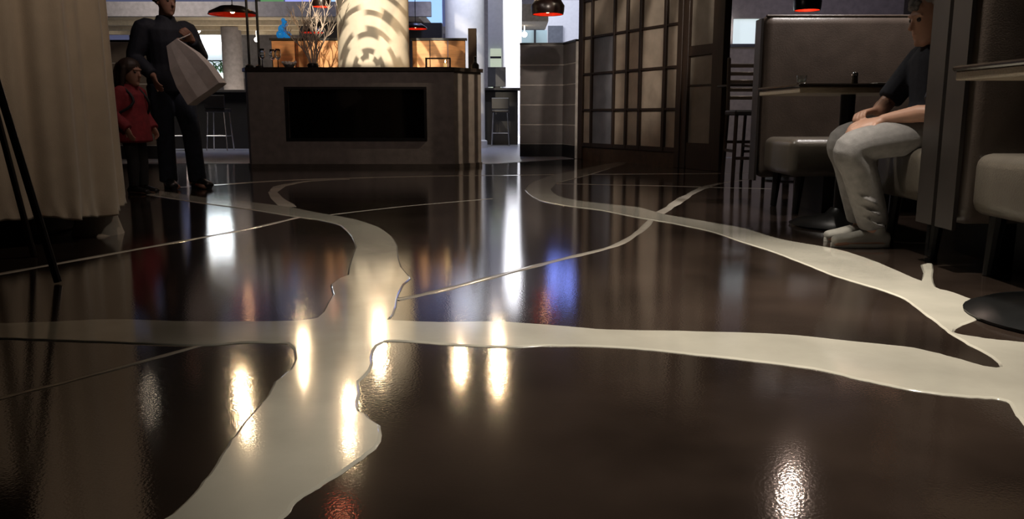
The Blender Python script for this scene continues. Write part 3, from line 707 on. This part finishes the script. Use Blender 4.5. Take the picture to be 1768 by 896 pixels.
# ------------------------------------------------------------------ drape round a post, easel
dr = thing('draped_column', 'tall cream drape hung round a post at the left', 'drape', (-2.4, 4.4, 0))
path = smooth_loop([(p[0]*1000, p[1]*1000) for p in ((-2.85, 5.15), (-2.35, 4.95), (-2.12, 4.68), (-2.07, 4.42), (-2.17, 4.2), (-2.38, 4.02), (-2.7, 3.92), (-3.2, 3.88), (-3.9, 3.9))], 60, False)
path = [p/1000 + V((-.14, 0)) for p in path]
b = B(); rows = []; zs = [0, .012, .035, .06, .11, .3, .7, 1.2, 1.8, 2.5, 3.1]
acc = 0; prev = path[0]
for i, p in enumerate(path):
    t_ = (path[min(i+1, len(path)-1)]-path[max(i-1, 0)]).normalized(); nn = V((t_.y, -t_.x))
    acc += (p-prev).length; prev = p; col = []
    hem = .13 + .014*math.sin(acc*9) + .006*math.sin(acc*31)
    for z in zs:
        f = 1-z/3.1
        a = (.030+.012*math.sin(acc*2.3))*(.65+.35*f)
        o_ = a*math.sin(acc*24+.5*math.sin(acc*7)+.25*math.sin(z*1.4)) + .013*math.sin(acc*57+z*.5) + .03*f*f
        if z < .06: o_ += .010*math.sin(acc*90)*(1-z/.06)
        q_ = p - nn*o_
        col.append(b.b.verts.new((q_.x, q_.y, z+hem if z < 3 else 3.18)))
    rows.append(col)
for r0, r1 in zip(rows, rows[1:]):
    for k in range(len(zs)-1): b.b.faces.new((r0[k], r1[k], r1[k+1], r0[k+1]))
dc = b.build('curtain', curt_m, dr, 180)
mod = dc.modifiers.new('thick', 'SOLIDIFY'); mod.thickness = .004
B().lathe([(0, .0), (.135, .0), (.128, .02), (.108, .09), (.10, .2), (.10, 3.19), (0, 3.19)], (-2.31, 4.56, 0), 28).build('post', M('post_cream', (.42, .35, .28), .7), dr, 40)
B().box(-2.95, -2.55, 4.35, 4.95, 0, .3, .02).build('base_box', M('base_box_dark', (.02, .015, .012), .6), dr)
es = thing('easel', 'dark wooden display easel with framed board at the left edge', 'easel', (-2.1, 3.3, 0))
ez = M('easel_wood', (.016, .010, .008), .35, var=.2)
B().tube([(-1.78, 3.17, .008), (-2.07, 3.24, 1.22), (-2.17, 3.26, 1.65)], [.015, .015, .012], 8, cap=.2).build('leg', ez, es)
B().tube([(-2.62, 3.17, .008), (-2.33, 3.24, 1.22), (-2.22, 3.26, 1.65)], [.015, .015, .012], 8, cap=.2).build('leg', ez, es)
B().tube([(-2.235, 3.80, .008), (-2.20, 3.50, .95), (-2.19, 3.27, 1.62)], [.014, .014, .012], 8, cap=.2).build('rear_leg', ez, es)
B().box(-2.55, -1.98, 3.16, 3.21, .845, .875).build('ledge', ez, es)
tag(B().box(-2.62, -1.985, 3.175, 3.205, .876, 1.75, .004, 1).build('display_board', M('board_brown', (.05, .02, .013), .4, var=.5, scale=14)), 'brown framed board resting on the dark easel', 'board')

# ------------------------------------------------------------------ people
UP = V((0, 0, 1))
def basis(f):
    f = V(f).normalized(); r = f.cross(UP).normalized(); return f, r, r.cross(f)
def head(b, c, f, s=1.0):
    f, r, u = basis(f); c = V(c)
    for h, fw, wd, dp in (): pass
    st = [(-.118, .060, .026, .022), (-.10, .047, .047, .046), (-.07, .030, .060, .070), (-.03, .014, .070, .088), (.02, .0, .076, .097), (.06, -.006, .071, .091), (.09, -.010, .055, .072), (.108, -.012, .033, .045)]
    b.rings([(c+u*h*s+f*fw*s, r*wd*s, f*dp*s) for h, fw, wd, dp in st], 20, .4)
    b.tube([c+f*.092*s+u*.012*s, c+f*.108*s-u*.016*s, c+f*.114*s-u*.032*s], [.007*s, .010*s, .013*s], 8, 2)         # nose
    b.tube([c+f*.085*s+r*.045*s+u*.026*s, c+f*.097*s+u*.026*s, c+f*.085*s-r*.045*s+u*.026*s], [.008*s]*3, 8, 3)      # brow
    b.tube([c+f*.088*s+r*.022*s-u*.066*s, c+f*.099*s-u*.064*s, c+f*.088*s-r*.022*s-u*.066*s], [.006*s, .008*s, .006*s], 8, 3)  # lips
    b.ball(c+f*.085*s-u*.105*s, .019*s, n=8)
    for k in (-1, 1):
        b.rings([(c+r*k*.074*s-f*.008*s-u*.035*s, f*.012*s, r*.008*s), (c+r*k*.080*s-f*.012*s, f*.020*s, r*.009*s), (c+r*k*.078*s-f*.014*s+u*.025*s, f*.014*s, r*.008*s)], 8, .6)
def eyes(c, f, parent, s=1.0):
    f, r, u = basis(f); c = V(c)
    for k in (-1, 1):
        B().ball(c+f*.084*s+r*k*.031*s+u*.004*s, .012*s, n=10).build('eye', M('eye_dark', (.05, .035, .03), .2, var=.1), parent, 180)
def hand(b, w, d, nrm, side, curl=(.35, .45, .35), s=1.0, spread=0.0, thumb=0.):
    d = V(d).normalized(); nrm = V(nrm); nrm = (nrm-d*nrm.dot(d)).normalized(); l = d.cross(nrm)*side; w = V(w)
    b.rings([(w-d*.015*s, l*.026*s, nrm*.019*s), (w+d*.02*s, l*.034*s, nrm*.017*s), (w+d*.06*s, l*.041*s, nrm*.015*s), (w+d*.088*s, l*.039*s, nrm*.012*s)], 12, .6)
    for o_, ln, rd in ((.030, .072, .0088), (.010, .082, .0090), (-.011, .076, .0086), (-.030, .060, .0078)):
        p = w+d*.090*s+l*o_*s; pts = [p-d*.012*s, p]; a = 0
        for c_, fr_ in zip(curl, (.45, .31, .24)):
            a += c_; dd = (d*math.cos(a)-nrm*math.sin(a)+l*o_*spread).normalized(); p = p+dd*ln*s*fr_; pts.append(p)
        b.tube(pts, [rd*s*1.05, rd*s*1.08, rd*s, rd*s*.93, rd*s*.78], 8, 2)
    p = w+d*.022*s+l*.028*s; dd = (d*.62+l*.68-nrm*(.25+thumb)).normalized(); q = p+dd*.042*s; d2 = (dd*.7+d*.55-nrm*(.15+thumb)-l*thumb*1.2).normalized(); q2 = q+d2*.032*s; q3 = q2+(d2+d*.2-l*thumb).normalized()*.026*s
    b.tube([p, q, q2, q3], [.0145*s, .0112*s, .0104*s, .0082*s], 8, 2)
def arm(b, sh, el, wr, r0=.050, r1=.040, r2=.027):
    sh, el, wr = V(sh), V(el), V(wr)
    b.tube([sh, sh.lerp(el, .4), el, el.lerp(wr, .3), wr], [r0, r0*.92, r1, r1*1.02, r2], 12, 3)
def leg(b, hp, kn, an, r0=.085, r1=.056, r2=.038, calf=1.05):
    hp, kn, an = V(hp), V(kn), V(an); bk = V((0, 0, 0))
    b.tube([hp, hp.lerp(kn, .4), kn, kn.lerp(an, .3), an], [r0, r0*.88, r1, r1*calf, r2], 14, 3)
def foot(b, an, f, s=1.0, lift=0):
    f, r, u = basis(f); g = V((an[0], an[1], 0.0))
    st = [(-.055, .040, .030, .038), (.0, .048, .035, .046), (.07, .036, .040, .034), (.14, .028, .046, .027), (.185, .024, .038, .022)]
    b.rings([(g+f*x*s+UP*(z*s+lift), r*wd*s, UP*ht*s) for x, z, wd, ht in st], 14, .7)
def shoe(an, f, s, mat, sole, parent, lift=0):
    f, r, u = basis(f); g = V((an[0], an[1], lift))
    b = B(); st = [(-.075, .050, .034, .038), (-.02, .060, .040, .046), (.06, .052, .045, .042), (.13, .042, .050, .033), (.195, .036, .040, .026)]
    b.rings([(g+f*x*s+UP*z*s, r*wd*s, UP*ht*s) for x, z, wd, ht in st], 16, .6)
    b.tube([g-f*.02*s+UP*.08*s, g-f*.02*s+UP*.11*s], .045*s, 12, cap=.3)
    o = voxel(b, 'shoe', mat, parent, .006, 2)
    n = 14; P_ = []
    for i in range(n*2):
        a = 2*math.pi*i/(n*2); x = math.cos(a); y = math.sin(a)
        wd = .050 if x > 0 else .042
        q_ = g + f*(.06+.155*x)*s + r*wd*y*(1-.15*max(0, x))*s; P_.append((q_.x, q_.y))
    B().prism(P_, lift+.001, lift+.022*s).build('sole', sole, o)
    return o
def torso(b, pel, chest, neck, f, r_, w=1.0, d=1.0, sh=.17):
    f = V(f).normalized(); r_ = V(r_).normalized(); pel, chest, neck = V(pel), V(chest), V(neck)
    b.rings([(pel-UP*.07, r_*.145*w, f*.105*d), (pel+UP*.02, r_*.165*w, f*.115*d), (pel.lerp(chest, .45), r_*.145*w, f*.105*d), (chest, r_*.165*w, f*.120*d), (chest.lerp(neck, .55), r_*sh*w, f*.105*d), (chest.lerp(neck, .84), r_*sh*.62*w, f*.075*d)], 18, .35)

# ---- seated man
pm = thing('person', 'grey-haired person in dark polo and pale jeans seated sideways on booth bench', 'person', (2.0, 4.1, 0))
f = V((-1, 0, 0)); rt = V((0, 1, 0))
pel, chest, neck, hc = V((2.07, 4.10, .578)), V((2.09, 4.11, .83)), V((2.06, 4.12, 1.005)), V((2.025, 4.12, 1.115))
hd = V((-.97, -.12, -.20))
kn = {1: V((1.69, 4.25, .525)), -1: V((1.625, 3.99, .497))}; an = {1: V((1.83, 4.29, .09)), -1: V((1.80, 4.08, .09))}
sh = {1: V((2.08, 4.29, .935)), -1: V((2.09, 3.935, .93))}; el = {1: V((1.90, 4.28, .70)), -1: V((1.955, 3.89, .672))}; wr = {1: V((1.80, 4.13, .672)), -1: V((1.775, 4.0, .628))}
b = B(); torso(b, pel, chest, neck, f, rt, .95, .95)
b.tube([chest.lerp(neck, .7), neck, hc-UP*.05+V((.02, 0, 0))], [.065, .056, .055], 12, 2)
head(b, hc, hd)
for k in (-1, 1):
    arm(b, sh[k], el[k], wr[k], .048, .040, .028)
    leg(b, pel+rt*k*.09, kn[k], an[k])
    foot(b, an[k], (-1, -.1*k, 0), .95)
hand(b, wr[-1]+V((-.02, 0, -.004)), (-.95, .22, -.22), (-.05, -.45, .9), -1, (.3, .4, .3))
hand(b, wr[1]+V((-.02, 0, .0)), (-.80, -.45, -.12), (-.1, .25, .95), 1, (.75, .85, .5), thumb=.3)
bd = voxel(b, 'body', skin_m, pm, .0055, 2)
eyes(hc, hd, pm)
polo = M('dark_polo', (.030, .032, .045), .85, var=.15, scale=40, bump=.1, bscale=300)
b = B(); torso(b, pel+UP*.04, chest, neck-UP*.01, f, rt, 1.06, 1.12, .175)
for k in (-1, 1):
    e2 = sh[k].lerp(el[k], .86)
    b.tube([chest.lerp(neck, .6)+rt*k*.11, sh[k], sh[k].lerp(el[k], .45), e2], [.07, .072, .068, .064], 14, 3, .2)
voxel(b, 'polo_shirt', polo, pm, .008, 4)
B().rings([(neck+V((.012, 0, -.012)), rt*.074, f*.070), (neck+V((.0, 0, .024)), rt*.066, f*.062)], 18, .05).build('collar', polo, pm, 60)
jean = M('pale_jeans', (.22, .205, .195), .9, var=.14, scale=26, bump=.15, bscale=200)
b = B()
b.rings([(pel-UP*.055, rt*.16, f*.115), (pel+UP*.0, rt*.178, f*.13), (pel+UP*.085, rt*.166, f*.12)], 18, .3)
for k in (-1, 1):
    hp = pel+rt*k*.092+UP*.005
    b.tube([hp, hp.lerp(kn[k], .45)+UP*.005, kn[k]+V((.035, 0, .012)), kn[k]+V((.0, 0, -.03)), kn[k].lerp(an[k], .25)+V((.01, 0, 0)), kn[k].lerp(an[k], .6)+V((.012, 0, 0)), an[k]+UP*.035], [.104, .094, .080, .079, .083, .080, .074], 18, 4, .25)
    rr = random.Random(20+k)
    for j in range(8):            # folds at hip, knee and hem
        t_ = .25+.09*j; p = hp.lerp(kn[k], t_)+UP*(.078-.02*t_)
        b.tube([p+rt*(-.075)-UP*.045+f*.02, p+rt*rr.uniform(-.02, .02)+f*rr.uniform(-.02, .02), p+rt*.075-UP*.045+f*.01], [.008, .0135, .008], 7, 3)
    for j in range(3):
        p = kn[k].lerp(an[k], .55+.14*j)
        b.tube([p+V((-.075, -.03, .02)), p+V((-.02, -.088, -.02)), p+V((.06, -.06, -.05))], [.004, .007, .004], 7, 3)
voxel(b, 'jeans', jean, pm, .008, 3)
snk = M('grey_sneaker', (.34, .32, .28), .7); sol = M('pale_sole', (.55, .52, .46), .6)
for k in (-1, 1): shoe(an[k], (-1, -.1*k, 0), .93, snk, sol, pm)
b = B(); ff, fr_, fu = basis(hd); rr = random.Random(9)
b.ball(hc-ff*.022+fu*.034, .095, (.98, .86, .88), 16)
for i in range(150):
    th = rr.uniform(0, 2*math.pi); ph = rr.uniform(-.25, 1.35)
    d = (ff*math.cos(th)*math.cos(ph)+fr_*math.sin(th)*math.cos(ph)*.86+fu*math.sin(ph)).normalized()
    if d.dot(ff) > .35 and d.dot(fu) < .30: continue
    b.ball(hc-ff*.012+fu*.026+d*.102, rr.uniform(.014, .024), n=6)
voxel(b, 'hair', M('grey_curls', (.16, .145, .135), .9, var=.4, scale=60), pm, .006, 1)

# ---- walking man
pw = thing('person', 'tall person in dark blue jacket and jeans walking with a white bag', 'person', (-3.04, 7.5, 0))
f = V((.66, -.75, 0)).normalized(); rt = f.cross(UP).normalized()
base = V((-3.06, 7.52, 0))
pel, chest, neck = base+UP*.95, base+UP*1.28+f*.01, base+UP*1.475+f*.02
hc = base+UP*1.635+f*.05; hd = V((.80, -.55, -.12))
an = {1: base+rt*.07+f*.02+UP*.09, -1: base-rt*.10+f*.10+V((.06, 0, .09))}
kn = {1: base+rt*.085+f*.06+UP*.50, -1: base-rt*.09+f*.13+V((.03, 0, .50))}
sh = {1: base+rt*.19+UP*1.395, -1: base-rt*.19+UP*1.395}
el = {1: base+rt*.27-f*.02+UP*1.14, -1: base-rt*.27+f*.06+UP*1.17}
wr = {1: base+rt*.19+f*.18+UP*.985, -1: base-rt*.13+f*.26+UP*1.30}
b = B(); torso(b, pel, chest, neck, f, rt, 1, 1)
b.tube([chest.lerp(neck, .7), neck, hc-UP*.06], [.068, .058, .057], 12, 2); head(b, hc, hd)
for k in (-1, 1):
    arm(b, sh[k], el[k], wr[k]); leg(b, pel+rt*k*.09-UP*.02, kn[k], an[k]); foot(b, an[k], f)
hand(b, wr[1], (f*.6-UP*.7), rt, 1, (.3, .4, .3)); hand(b, wr[-1], (f*.35+rt*.45+UP*.35), (-rt*.2+f*.8-UP*.3), -1, (.8, .9, .6))
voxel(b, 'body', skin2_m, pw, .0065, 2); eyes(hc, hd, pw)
jk = M('navy_jacket', (.014, .016, .026), .75, var=.2, scale=20, bump=.15, bscale=60)
b = B(); torso(b, pel-UP*.02, chest, neck, f, rt, 1.16, 1.28, .185)
for k in (-1, 1):
    b.tube([chest.lerp(neck, .6)+rt*k*.12, sh[k], sh[k].lerp(el[k], .5), el[k], el[k].lerp(wr[k], .5), wr[k].lerp(el[k], .08)], [.08, .086, .080, .072, .064, .050], 14, 3, .25)
b.rings([(neck-UP*.03, rt*.095, f*.09), (neck+UP*.035, rt*.078, f*.075)], 16, .1)
voxel(b, 'jacket', jk, pw, .009, 4)
dj = M('dark_jeans', (.022, .028, .045), .85, var=.25, scale=22, bump=.1, bscale=200)
b = B(); b.rings([(pel-UP*.10, rt*.16, f*.12), (pel+UP*.02, rt*.175, f*.13), (pel+UP*.08, rt*.165, f*.125)], 18, .2)
for k in (-1, 1):
    hp = pel+rt*k*.092-UP*.04
    b.tube([hp, hp.lerp(kn[k], .5), kn[k], kn[k].lerp(an[k], .5), an[k]-UP*.02], [.105, .098, .080, .076, .078], 16, 3, .2)
voxel(b, 'jeans', dj, pw, .009, 3)
bs = M('black_shoe', (.010, .009, .009), .3); bsl = M('black_sole', (.008, .008, .008), .6)
for k in (-1, 1): shoe(an[k], f+rt*k*.15, 1.05, bs, bsl, pw)
ff, fr_, fu = basis(hd); b = B(); b.ball(hc-ff*.022+fu*.032, .094, (1.02, .98, .92), 16)
rr = random.Random(2)
for i in range(60):
    th = rr.uniform(0, 6.28); ph = rr.uniform(-.3, 1.4); d = (ff*math.cos(th)*math.cos(ph)+fr_*math.sin(th)*math.cos(ph)*.86+fu*math.sin(ph)).normalized()
    if d.dot(ff) > .4 and d.dot(fu) < .45: continue
    b.ball(hc-ff*.015+fu*.02+d*.095, .016, n=6)
voxel(b, 'hair', M('dark_hair', (.012, .009, .008), .6, var=.3, scale=50), pw, .007, 2)
# white bag hanging from his raised hand
hw = wr[-1]
bag = thing('paper_bag', 'white paper carrier bag held at a tilt by the tall person', 'bag', (hw.x+.12, hw.y-.08, .80))
T = Matrix.Translation((-2.735, 7.22, 1.02)) @ Matrix.Rotation(R(-4), 4, 'Z') @ Matrix.Rotation(R(-33), 4, 'Y')
b = B(); prof = [(-.23, .165, .075), (-.225, .17, .078), (-.05, .165, .070), (.10, .135, .050), (.22, .085, .025), (.29, .055, .012)]
b1 = b.b; rows = []
for z, hx, hy in prof:
    rows.append([b1.verts.new(T @ V((x*hx, y*hy, z))) for x, y in ((-1, -1), (-.33, -1.12), (.33, -.95), (1, -1), (1.04, 0), (1, 1), (.33, 1.1), (-.33, .96), (-1, 1), (-1.04, 0))])
for r0, r1 in zip(rows, rows[1:]):
    for i in range(10): b1.faces.new((r0[i], r0[(i+1) % 10], r1[(i+1) % 10], r1[i]))
b1.faces.new(rows[0]); b1.faces.new(rows[-1])
b.build('bag_body', M('white_paper', (.62, .56, .53), .75, var=.08, bump=.3, bscale=14), bag)
q0 = T @ V((-.045, 0, .285)); q1 = T @ V((.045, 0, .285)); qm = hw+f*.05+rt*.03+UP*.045
B().tube([q0, q0.lerp(qm, .6)+V((-.01, 0, 0)), qm, q1.lerp(qm, .6)+V((.01, 0, 0)), q1], .005, 6, 4).build('handle', M('white_cord', (.6, .55, .5), .8), bag, 180)

# ---- girl
pg = thing('person', 'small girl in a red coat and dark leggings walking at left', 'person', (-3.17, 6.95, 0))
f = V((.95, -.32, 0)).normalized(); rt = f.cross(UP).normalized(); base = V((-3.17, 6.97, 0))
pel, chest, neck = base+UP*.53, base+UP*.735, base+UP*.875+f*.01; hc = base+UP*1.005+f*.02; hd = V((.95, -.30, -.1)); hs = .90
an = {1: base+rt*.05+f*.02+UP*.07, -1: base-rt*.05+f*.03+UP*.07}; kn = {k: base+rt*k*.052+f*.03+UP*.29 for k in (-1, 1)}
sh = {k: base+rt*k*.115+UP*.835 for k in (-1, 1)}; el = {k: base+rt*k*.165-f*.01+UP*.655 for k in (-1, 1)}; wr = {k: base+rt*k*.15+f*.09+UP*.545 for k in (-1, 1)}
b = B(); torso(b, pel, chest, neck, f, rt, .62, .68)
b.tube([chest.lerp(neck, .7), neck, hc-UP*.06], [.045, .038, .038], 10, 2); head(b, hc, hd, hs)
for k in (-1, 1):
    arm(b, sh[k], el[k], wr[k], .034, .028, .020); leg(b, pel+rt*k*.05-UP*.01, kn[k], an[k], .058, .040, .028)
    foot(b, an[k], f, .68); hand(b, wr[k], f*.4-UP*.9, rt*k, -k*-1, (.35, .45, .3), .68)
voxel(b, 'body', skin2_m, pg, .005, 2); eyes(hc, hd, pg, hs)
rc = M('red_coat', (.20, .016, .022), .8, var=.2, scale=24, bump=.15, bscale=90)
b = B(); b.rings([(base+UP*.44, rt*.165, f*.150), (base+UP*.56, rt*.150, f*.135), (base+UP*.68, rt*.135, f*.115), (chest, rt*.135, f*.112), (chest.lerp(neck, .6), rt*.128, f*.095), (neck-UP*.01, rt*.065, f*.06)], 20, .12)
for k in (-1, 1): b.tube([sh[k]-rt*k*.04, sh[k], sh[k].lerp(el[k], .5), el[k], wr[k]], [.05, .054, .050, .047, .042], 12, 3, .2)
b.rings([(neck-UP*.02, rt*.072, f*.068), (neck+UP*.03, rt*.062, f*.06)], 14, .1)
voxel(b, 'coat', rc, pg, .007, 3)
lg = M('black_leggings', (.010, .009, .010), .8)
b = B(); b.rings([(pel-UP*.06, rt*.10, f*.08), (pel+UP*.03, rt*.105, f*.085)], 14, .3)
for k in (-1, 1): b.tube([pel+rt*k*.052-UP*.02, kn[k], kn[k].lerp(an[k], .35), an[k]], [.066, .048, .048, .038], 12, 3, .2)
voxel(b, 'leggings', lg, pg, .006, 2)
for k in (-1, 1): shoe(an[k], f, .70, bs, bsl, pg)
ff, fr_, fu = basis(hd); b = B(); b.ball(hc-ff*.012+fu*.030, .094, (1.0, .95, .93), 16)
b.rings([(hc-ff*.05+fu*.02, fr_*.078, ff*.055), (hc-ff*.065-UP*.08, fr_*.082, ff*.048), (hc-ff*.075-UP*.17, fr_*.075, ff*.036), (hc-ff*.075-UP*.24, fr_*.055, ff*.022)], 14, .5)
for k in (-1, 1): b.tube([hc+fr_*k*.07+fu*.03, hc+fr_*k*.080-ff*.01-UP*.05, hc+fr_*k*.076-ff*.03-UP*.16], [.028, .026, .014], 10, 3)
for i in range(26):
    x = rr.uniform(-1, 1)
    b.tube([hc-ff*.075+fr_*x*.07+fu*.06, hc-ff*.11+fr_*x*.08-UP*.06, hc-ff*.11+fr_*x*.07-UP*.23], [.008, .010, .004], 6, 3)
voxel(b, 'hair', M('brown_hair', (.028, .015, .010), .55, var=.35, scale=40, stretch=(3, 3, .4)), pg, .006, 1)
bp = thing('backpack', 'dark child-size backpack on the back of the girl in red', 'backpack', (-3.38, 7.0, .70))
bm_ = M('black_nylon', (.008, .008, .011), .6, bump=.1, bscale=120); a_ = math.atan2(f.y, f.x)
T = Matrix.Translation(base-f*.235) @ Matrix.Rotation(a_, 4, 'Z')
B().box(-.085, .085, -.13, .13, .69, .985, .045, 4, T).build('main_pocket', bm_, bp, 60)
B().box(-.125, -.075, -.10, .10, .71, .85, .022, 3, T).build('front_pocket', bm_, bp, 60)
for k in (-1, 1):
    B().tube([base-f*.15+rt*k*.075+UP*.93, sh[k]-rt*k*.035+UP*.052, base+f*.115+rt*k*.085+UP*.76, base-f*.0+rt*k*.165+UP*.66, base-f*.15+rt*k*.10+UP*.70], .011, 8, 4).build('strap', bm_, bp, 180)
B().tube([T @ V((.05, -.03, .98)), T @ V((.05, 0, 1.02)), T @ V((.05, .03, .98))], .006, 6, 4).build('grab_handle', bm_, bp, 180)
